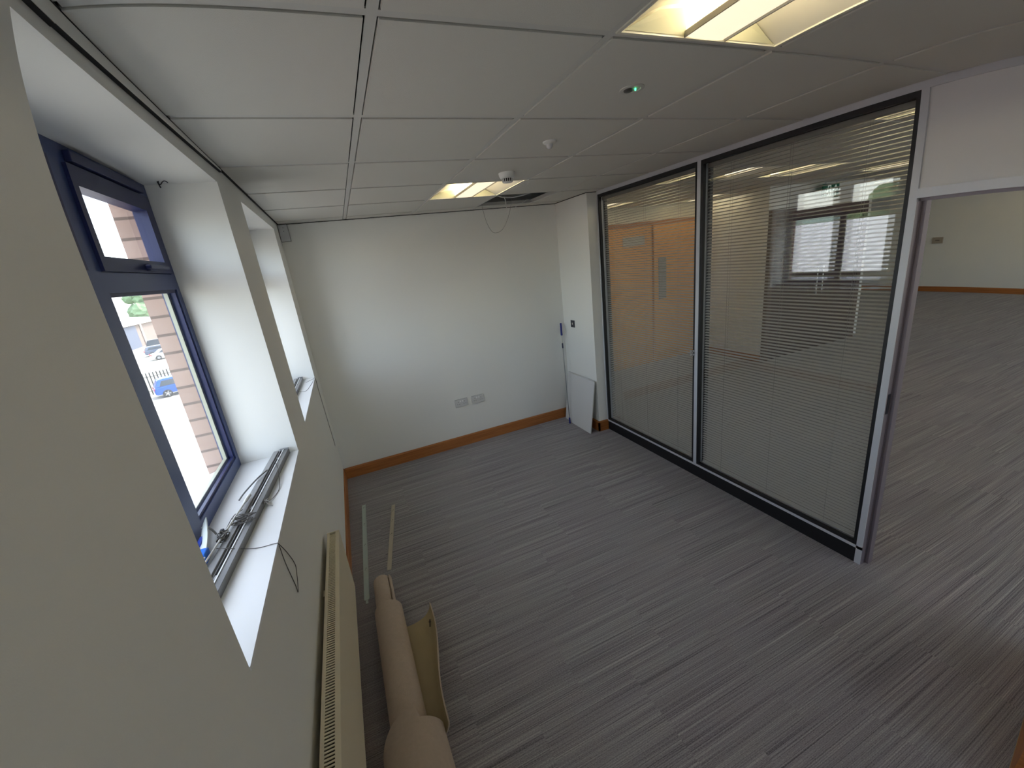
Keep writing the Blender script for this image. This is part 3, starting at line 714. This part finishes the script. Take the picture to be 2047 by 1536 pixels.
# carpet offcut, loosely rolled, with cream backing
taupe = mat('taupe_carpet', (192, 175, 158), .95, bump=(260, .6), var=(55, .10), spec=.1)
cream = mat('cream_backing', (194, 178, 142), .9, bump=(120, .2), var=(9, .10), spec=.1)
roll = empty('carpet_roll', (.24, -2.7, 0), 'taupe carpet offcut rolled up on the floor with cream backing flap', 'carpet roll')
def spiral_rows(ys, cx, cz, r0, r1, a0, a1, n, wob=0.0, fx=None):
    rows = []
    for k in range(n + 1):
        u = k / n; a = a0 + (a1 - a0) * u; r = r0 + (r1 - r0) * u
        rr = []
        for y in ys:
            x, z = (cx(y) if callable(cx) else cx), (cz(y) if callable(cz) else cz)
            w = 1 + wob * math.sin(3 * a + 2.3 * y)
            rr.append((x + r * w * math.cos(a), y, max(.006, z + r * w * math.sin(a))))
        rows.append(rr)
    return rows
def ysr(a, b, n=14): return [a + (b - a) * k / n for k in range(n + 1)]
cxl = lambda y: .205 + (y + 1.8) * -.004 + max(0, -(y + 2.1)) * .012
# inner roll
MB().sheet(spiral_rows(ysr(-1.815, -3.2), cxl, .066, .018, .060, 0, 2 * math.pi * 3.1, 80), .006).build('inner_roll', [taupe, cream], roll, smooth=60)
# outer wrap, starts a little nearer
MB().sheet(spiral_rows(ysr(-2.105, -3.25), lambda y: cxl(y) + .014, .082, .070, .084, R(-60), R(-60) + 2 * math.pi * 1.08, 50, .012), .006).build('outer_wrap', [taupe, cream], roll, smooth=60)
# flap: comes off the underside, curls up on the right and shows its cream back
rows = []
Y = ysr(-2.235, -2.885, 16)
for k in range(21):
    u = k / 20; rr = []
    for y in Y:
        s = (y + 2.235) / (-2.885 + 2.235)
        xr = .448 - .055 * s + .012 * math.sin(6 * s); zt = .125 + .03 * math.sin(2.2 * s + .3) - .02 * s
        xl = .270 + .01 * s
        x = xl + (xr - xl) * math.sin(u * math.pi / 2) ** .9
        z = .012 + (zt) * (1 - math.cos(u * math.pi / 2)) ** 1.15
        yy = y + .035 * (1 - u) * (1 - s) * 1.0 - .03 * (u - .5) * s
        rr.append((x, yy, z))
    rows.append(rr)
MB().sheet(rows, .006).build('flap', [taupe, cream], roll, smooth=60, label='turned-up flap with cream backing')
pm = MB()
pm.obox((.425, -2.335, .128), (.416, -2.372, .118), .006, .004).obox((.419, -2.340, .121), (.424, -2.352, .126), .008, .003)
pm.build('nick', mat('nick_dark', (60, 48, 34), .8), roll)
# the wider turn of the near end: flattened, lies over the same roll
rows = []
Yn = ysr(-2.80, -3.7, 18)
for k in range(57):
    a = R(-80) + 2 * math.pi * 1.03 * k / 56; g = 1 + .05 * k / 56; rr = []
    for y in Yn:
        f = max(0.0, 1 - (-2.80 - y) / .5); grow = min(1.0, (-2.80 - y) / .9)
        ca, sa = math.cos(a), math.sin(a)
        x = .240 + .012 * grow + (.122 + .012 * grow) * g * (abs(ca) ** .92 * (1 if ca > 0 else -1)); z = .094 + .006 * grow + (.083 + .008 * grow) * g * sa + .004 * math.sin(3 * a + 5 * y)
        yy = y + f * (-.075 + .025 * ca + .055 * max(0, sa) * (ca < .2) - .02 * math.sin(2 * a + 1))
        rr.append((x, yy, max(.005, z)))
    rows.append(rr)
MB().sheet(rows, .006).build('near_fold', [taupe, cream], roll, smooth=60)

# ================================================================== ON THE WINDOW SILLS
lslat = mat('sill_blind_grey', (150, 150, 150), .4, .1); lslat2 = mat('sill_blind_pale', (186, 188, 188), .35, .1); rail_d = mat('sill_rail_dark', (120, 120, 120), .4, .3)
def sill_blind(p0, p1, label, rich):
    p0, p1 = Vector(p0), Vector(p1); d = (p1 - p0); Ln = d.length; d.normalize(); r = Vector((-d.y, d.x, 0))
    if r.x < 0: r = -r
    T = Matrix.Identity(4)
    for i in range(3): T[i][0] = d[i]; T[i][1] = r[i]; T[i][2] = (0, 0, 1)[i]; T[i][3] = p0[i]
    t = empty('stacked_blind', tuple(p0), label, 'venetian blind', 'taken-down blinds lying on the sills')
    # stack of slats (pale, left), bottom rail, head rail channel with a bright lip
    s = MB(T)
    for k in range(9):
        o = random.uniform(-.001, .001); s.box(random.uniform(0, .004), Ln - random.uniform(0, .006), -.040 + o, -.008 + o, .001 + k * .0022, .0022 + k * .0022)
    s.build('slat_stack', lslat2, t)
    MB(T).bbox(.004, Ln - .004, -.034, -.012, .0212, .0282, .0015).build('bottom_rail', lslat, t)
    h = MB(T); h.box(0, Ln, -.006, .010, .001, .003).box(0, Ln, -.006, -.0045, .003, .024).box(0, Ln, .010, .030, .001, .027).box(0, Ln, -.0045, .010, .014, .016)
    h.build('head_rail', rail_d, t)
    MB(T).box(0.001, Ln - .001, .0072, .0112, .0272, .0295).build('rail_lip', mat('lip_white', (226, 226, 226), .35), t)
    e = MB(T); e.bbox(-.003, .004, -.008, .032, .0008, .033, .001); e.build('end_cap', lslat, t)
    for u in ((.08, .5, .86) if rich else (.1, .8)): MB(T).box(u * Ln, u * Ln + .02, -.002, .0065, .0161, .0245).build('cord_guide', lslat, t)
    return t, T, Ln
t, T, Ln = sill_blind((-.066, -2.075, ZS), (-.150, -3.13, ZS), 'long grey venetian blind lying stacked along the near window sill with tangled cords', True)
def tp(u, v, z): return tuple(T @ Vector((u, v, z)))
MB().tube([tp(.46, -.022, .040), tp(.50, -.024, .040), tp(.52, -.025, .040), tp(1.0, -.048, .040)], [.0062, .0062, .0032, .0032], 10).build('tilt_wand', white_m, t, smooth=50)
MB().tube(arc([tp(.24, -.010, .036), tp(.31, -.03, .038), tp(.38, -.065, .02), tp(.41, -.082, .005)], 6), .003, 8).build('lift_cord', mat('cord_grey', (120, 120, 120), .7), t, smooth=60)
MB().tube(arc([tp(.18, .012, .034), tp(.26, .035, .020), tp(.38, .058, .004), tp(.46, .050, .004), tp(.50, .036, .012)], 8), .0013, 6).build('lift_cord', dcord_m, t, smooth=60)
tang = []
c0 = Vector(tp(.50, .036, .018))
for k in range(26):
    a = k * 2.1; tang.append(c0 + Vector((.010 * math.cos(a) * (1 + .3 * math.sin(k)), .013 * math.sin(a * 1.3), .006 * math.sin(k * 1.7) - .002)))
MB().tube(arc(tang, 5), .0013, 6).tube(arc([c0, c0 + Vector((.012, -.02, -.008)), c0 + Vector((.026, -.03, -.013))], 6), .0015, 6).build('cord_knot', cord_m, t, smooth=60)
tang = []; c0 = Vector(tp(.62, .0, .037))
for k in range(34):
    a = k * 1.9; tang.append(c0 + Vector((.032 * math.cos(a) * (1 + .3 * math.sin(k)), .018 * math.sin(a * .7) - .0008 * k, .004 * math.sin(k * 1.3))))
MB().tube(arc(tang, 5), .0012, 6).build('cord_knot', dcord_m, t, smooth=60)
tang = []; c0 = Vector(tp(.72, -.036, .034))
for k in range(30):
    a = k * 2.3; tang.append(c0 + Vector((.014 * math.cos(a), .026 * math.sin(a * .8), .010 * math.sin(k * 1.1) + .002)))
MB().tube(arc(tang, 5), .0014, 6).build('cord_knot', dcord_m, t, smooth=60)
MB().tube(arc([tp(.70, -.040, .034), tp(.60, -.066, .006), tp(.58, -.045, .03), tp(.56, -.02, .036)], 8), .0014, 6).build('lift_cord', dcord_m, t, smooth=60)
MB().bbox(-.196, -.184, -2.700, -2.686, ZS + .001, ZS + .013, .003).build('cord_tassel', mat('tassel', (40, 42, 60), .5), t)
# cord that runs over the edge and hangs in a loop on the wall
MB().tube(arc([tp(.78, -.036, .034), tp(.80, .0, .036), tp(.79, .04, .012), (-.05, -2.868, ZS + .0016), (-.004, -2.873, ZS + .0018), (.0045, -2.874, ZS - .004), (.0035, -2.81, 1.10), (.003, -2.765, 1.02), (.003, -2.78, .99), (.003, -2.835, .955), (.003, -2.84, .99), (.003, -2.866, 1.10), (.004, -2.872, ZS - .012)], 8), .0013, 6).build('hanging_cord', dcord_m, t, smooth=60)
# white curved plastic guard with blue clips, standing by the window frame
t = empty('plastic_bracket', (-.20, -2.82, ZS), 'curved white plastic bracket with two blue clips at the sill end by the frame', 'bracket')
rows = []
for k in range(9):
    u = k / 8; y = -2.72 - .20 * u
    rows.append([(-.240 + .008 * math.sin(3 * u) + .032 * v ** 2 + .030 * u * v, y, ZS + .002 + .085 * (1 - .5 * u) * v) for v in (0, .25, .5, .75, 1)])
MB().sheet(rows, .003).build('guard', [mat('milky_plastic', (206, 212, 208), .3)] * 2, t, smooth=60)
MB().bbox(-.198, -.176, -2.905, -2.862, ZS + .024, ZS + .056, .005, 3).build('clip', blue2_m, t, smooth=50)
MB().bbox(-.222, -.210, -2.82, -2.775, ZS + .020, ZS + .052, .003).build('clip', mat('clip_navy', (40, 62, 150), .4), t, smooth=50)
MB().tube(arc([(-.228, -2.725, ZS + .055), (-.220, -2.715, ZS + .05), (-.212, -2.705, ZS + .03), (-.206, -2.70, ZS + .006)], 8), .0035, 8).build('wire_arm', mat('arm_grey', (170, 170, 168), .4), t, smooth=60)
# the other sill
t, T, Ln = sill_blind((-.118, -.375, ZS), (-.135, -1.45, ZS), 'grey venetian blind lying stacked on the far window sill', False)
MB().tube(arc([tp(.42, .01, .034), tp(.44, .04, .010), (-.04, -.80, ZS + .0016), (-.012, -.58, ZS + .0016), (.0035, -.366, ZS - .004), (.003, -.33, 1.05), (.003, -.26, .75), (.003, -.22, .53), (.003, -.215, .47), (.003, -.235, .50), (.003, -.30, .76), (.003, -.355, 1.04), (.0035, -.375, ZS - .006), (-.015, -.42, ZS + .0016), (-.06, -.50, ZS + .002)], 8), .0011, 6).build('hanging_cord', dcord_m, t, smooth=60)

# ================================================================== OUTSIDE
GZ = -5.7
K = 1.377
def far(x, y): return (.36 + K * (x - .36), -4.23 + K * (y + 4.23))
gm = mat('concrete_yard', (150, 147, 138), .9, var=(.25, .08))
struct(MB().box(-160, 30, -60, 260, GZ - .3, GZ).build('ground', gm))
rubber = mat('tyre', (30, 30, 32), .8); carglass = mat('car_glass', (26, 34, 42), .1); alloy = mat('alloy', (170, 172, 176), .35, .6)
def car(x, y, ang, rgb, label, hatch=True, h=1.58, Lc=4.15, cat='car'):
    x, y = far(x, y); root = empty('car', (x, y, GZ), label, cat)
    T = Matrix.Translation((x, y, GZ)) @ Matrix.Rotation(ang, 4, 'Z')
    paint = mat('paint_%d_%d_%d' % rgb, rgb, .25, .1)
    a = Lc / 2
    # lower body and cabin profiles (along x = length, rear at -a)
    if hatch: low = [(-a, .32), (-a - .03, .6), (-a + .04, .95), (a * .42, .98), (a - .12, .84), (a, .58), (a, .32)]; cab = [(-a + .06, .93), (-a + .38, h - .04), (-a + .75, h), (a * .12, h - .02), (a * .48, .96)]
    else: low = [(-a, .32), (-a, .62), (-a + .08, .88), (-a + .6, .93), (a * .46, .93), (a - .15, .78), (a, .55), (a, .32)]; cab = [(-a + .55, .90), (-a + 1.15, h - .10), (-a + 1.6, h - .04), (a * .02, h - .06), (a * .46, .91)]
    def shell(poly_, hw, taper, ztop, mbb):
        for sy in (-1, 1): pass
        A = [mbb._v((px, -hw + taper * max(0, pz - .9), pz)) for px, pz in poly_]; B = [mbb._v((px, hw - taper * max(0, pz - .9), pz)) for px, pz in poly_]; n = len(poly_)
        for k in range(n): mbb.bm.faces.new((A[k], A[(k + 1) % n], B[(k + 1) % n], B[k]))
        mbb.bm.faces.new(A[::-1]); mbb.bm.faces.new(B)
    b = MB(T); shell(low, .88, 0, 0, b)
    bmesh.ops.bevel(b.bm, geom=list(b.bm.edges), offset=.06, segments=3, affect='EDGES'); b.build('body', paint, root, smooth=35)
    b = MB(T); shell(cab, .80, .22, 0, b)
    bmesh.ops.bevel(b.bm, geom=list(b.bm.edges), offset=.06, segments=3, affect='EDGES'); b.build('cabin', paint, root, smooth=35)
    # glass band
    g = MB(T); zc = h - .14
    for sy in (-1, 1):
        yv = sy * .80
        pl = [(cab[0][0] + .32, 1.0), (cab[1][0] + .22, zc), (cab[3][0], zc), (cab[4][0] - .16, 1.0)]
        v = [g._v((px, (abs(yv) - .22 * max(0, pz - .9) + .006) * sy, pz)) for px, pz in pl] + [g._v((px, (abs(yv) - .22 * max(0, pz - .9) - .02) * sy, pz)) for px, pz in pl]
        for f in ((0, 1, 2, 3), (7, 6, 5, 4), (0, 4, 5, 1), (1, 5, 6, 2), (2, 6, 7, 3), (3, 7, 4, 0)): g.bm.faces.new([v[i] for i in f])
    g.build('side_window', carglass, root)
    for wx in (-a + .75, a - .8):
        for sy in (-1, 1):
            c = Matrix.Translation((wx, sy * .80, .33)) @ Matrix.Rotation(R(90), 4, 'X')
            wl_ = MB(T @ c).lathe([(.24, -.10), (.33, -.09), (.33, .09), (.24, .10)], 24).build('wheel', rubber, root, smooth=40)
            hb = MB(T @ c)
            for k in range(5):
                q = 2 * math.pi * k / 5; hb.obox((.03 * math.cos(q), .03 * math.sin(q), -sy * .102), (.22 * math.cos(q), .22 * math.sin(q), -sy * .102), .06, .015)
            hb.lathe([(.05, -.11 if sy > 0 else .09), (.05, -.095 if sy > 0 else .115)], 14)
            hb.build('hub', alloy, wl_)
    for sy in (-1, 1): MB(T).bbox(-a - .035, -a + .10, sy * .66 - .13, sy * .66 + .13, .70, .90, .02).build('tail_light', mat('tail_red', (190, 30, 40), .3), root)
    for sy in (-1, 1): MB(T).bbox(a - .14, a + .005, sy * .62 - .16, sy * .62 + .16, .58, .74, .02).build('headlight', mat('lamp_clear', (225, 228, 232), .2), root)
    return root
va = math.atan2(.39, .92)
car(-9.92, 27.0, va, (16, 74, 160), 'bright blue hatchback parked in the yard outside the near window')
car(-17.2, 48.6, va + .05, (160, 162, 166), 'silver saloon car parked beyond the fence', False, 1.45, 4.6)
car(-20.6, 44.6, va + .1, (50, 56, 66), 'dark grey car cut off by the window frame behind the fence', False, 1.5, 4.3)
car(-19.3, 53.2, va, (84, 94, 112), 'blue grey estate car parked behind the silver saloon', True, 1.5, 4.5)
car(-21.2, 59.5, va, (36, 40, 46), 'black people carrier furthest back by the warehouse', True, 1.85, 4.7)

# palisade fence behind the blue car
f0, f1 = Vector((*far(-13.6, 27.2), GZ)), Vector((*far(-7.0, 30.2), GZ))
fence = empty('palisade_fence', tuple((f0 + f1) / 2), 'grey palisade fence behind the blue car', 'fence')
fm = mat('fence_grey', (40, 44, 44), .6); n = 42; pale = None
for k in range(n):
    p = f0.lerp(f1, k / (n - 1)); d = (f1 - f0).normalized(); m_ = MB()
    rr = d * .05
    v = [p - rr, p + rr, p + rr + Vector((0, 0, 1.9)), p + Vector((0, 0, 2.02)), p - rr + Vector((0, 0, 1.9))]
    if pale is None:
        q = Vector((-d.y, d.x, 0)) * .012; A = [m_._v(x) for x in v]; B = [m_._v(x + q) for x in v]
        for i in range(5): m_.bm.faces.new((A[i], A[(i + 1) % 5], B[(i + 1) % 5], B[i]))
        m_.bm.faces.new(A[::-1]); m_.bm.faces.new(B)
        pale = m_.build('pale', fm, fence); base = pale.location.copy()
    else:
        m_.bm.free(); c = pale.copy(); col.objects.link(c); c.location = base + (p - f0)
for z in (.35, 1.6): MB().obox(f0 + Vector((0, 0, z)), f1 + Vector((0, 0, z)), .04, .05).build('rail', fm, fence)

# white-roofed warehouse beyond the car park
white_roof = mat('white_sheet', (236, 236, 232), .5)
t = empty('warehouse', (-48, 84, GZ), 'grey warehouse with bright white roof beyond the parked cars', 'building')
MB().box(-59.5, -36.6, 62, 106, GZ, -1.3).build('wall', mat('warehouse_wall', (112, 100, 94), .8), t)
MB().box(-60, -36.0, 61.5, 106.5, -1.43, -.86).build('fascia', white_roof, t)
MB().prism([(-36.0, -.86), (-48, .62), (-60, -.86)], 61.5, 106.5, 'y').build('roof', white_roof, t)
MB().box(-36.59, -36.5, 90, 95, GZ, -1.6).build('shutter', mat('shutter_blue', (70, 78, 96), .6), t)
MB().tube([(-36.4, 97, GZ), (-36.4, 97, -1.44)], .16, 8).build('downpipe', white_roof, t)

# the long building across the yard: its roof shows in the partition's reflection of the far window
roof_c = corrugated('white_corrugated', (206, 206, 204), .9, 1)
t = empty('industrial_unit', (-34, 12, GZ), 'long brick unit with white ribbed roof opposite the far window', 'building')
MB().box(-52, -19.6, -14, 34, GZ, -1.5).build('wall', mat('unit_brick', (128, 84, 70), .85), t)
MB().box(-20.1, -19.0, -14.5, 34.5, -1.35, -.72).build('gutter_band', mat('gutter_grey', (120, 126, 138), .5), t)
MB().prism([(-19.0, -.72), (-36, 1.72), (-53, -.72), (-53, -1.0), (-19.0, -1.0)], -14.5, 34.5, 'y').build('roof', roof_c, t)

# trees and the hill behind
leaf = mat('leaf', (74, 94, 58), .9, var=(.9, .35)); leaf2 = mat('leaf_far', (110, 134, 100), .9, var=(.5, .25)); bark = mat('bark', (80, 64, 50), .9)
def tree(x, y, h, r, m, label, group='trees on the skyline'):
    t = empty('tree', (x, y, GZ), label, 'tree', group)
    MB().tube([(x, y, GZ), (x + .1, y, GZ + h * .35), (x, y + .1, GZ + h * .6)], [.35, .25, .12], 8).build('trunk', bark, t)
    b = MB(); rnd = random.Random(int(x * 10 + y))
    for k in range(9):
        a = rnd.uniform(0, 6.28); q = rnd.uniform(0, .62) * r; zz = GZ + h * .62 + rnd.uniform(-.30, .32) * h * .8; rad = r * rnd.uniform(.34, .56)
        b2 = bmesh.new(); bmesh.ops.create_icosphere(b2, subdivisions=3, radius=rad)
        for v in b2.verts: v.co = v.co * (1 + rnd.uniform(-.14, .14)) + Vector((x + q * math.cos(a), y + q * math.sin(a), zz))
        b.merge(b2)
    b.build('crown', m, t)
for x, y, h, r, w in [(-69, 160, 13, 5.4, 'leftmost of the hazy trees behind the white-roofed warehouse'), (-58, 163, 13.5, 5.4, 'middle one of the hazy trees behind the white-roofed warehouse'),
                      (-47, 158, 13, 5.2, 'rightmost of the hazy trees behind the white-roofed warehouse')]:
    tree(x, y, h, r, leaf2, w)
for x, y, h, r, w in [(-60, 29, 10.8, 4.2, 'tall leafy tree mirrored in the glass partition above the ribbed roof'), (-64, 19.5, 11.4, 4.6, 'broad leafy tree behind the ribbed roof, next after the tall one'),
                      (-75, 37, 8.0, 3.2, 'low round tree behind the ribbed roof in front of the hill'), (-59, 10, 11.2, 4.2, 'leafy tree behind the end of the long brick unit')]:
    tree(x, y, h, r, leaf, w, 'trees behind the brick unit')
hb = MB(); N = 40; A = []; B = []
for k in range(N + 1):
    u = k / N; x = -190 + 10 * math.sin(9 * u); y = -80 + 300 * u; z = 3.2 + 1.6 * math.sin(2.6 * u + .4) + .7 * math.sin(17 * u)
    A.append((x, y, z)); B.append((x + 60, y, GZ))
hv = [[hb._v(p) for p in A], [hb._v(p) for p in B], [hb._v((p[0] - 30, p[1], GZ)) for p in A]]
for r0, r1 in ((0, 1), (2, 0), (1, 2)):
    for k in range(N): hb.bm.faces.new((hv[r0][k], hv[r0][k + 1], hv[r1][k + 1], hv[r1][k]))
struct(hb.build('hill', mat('hill_green', (104, 122, 112), .95)))
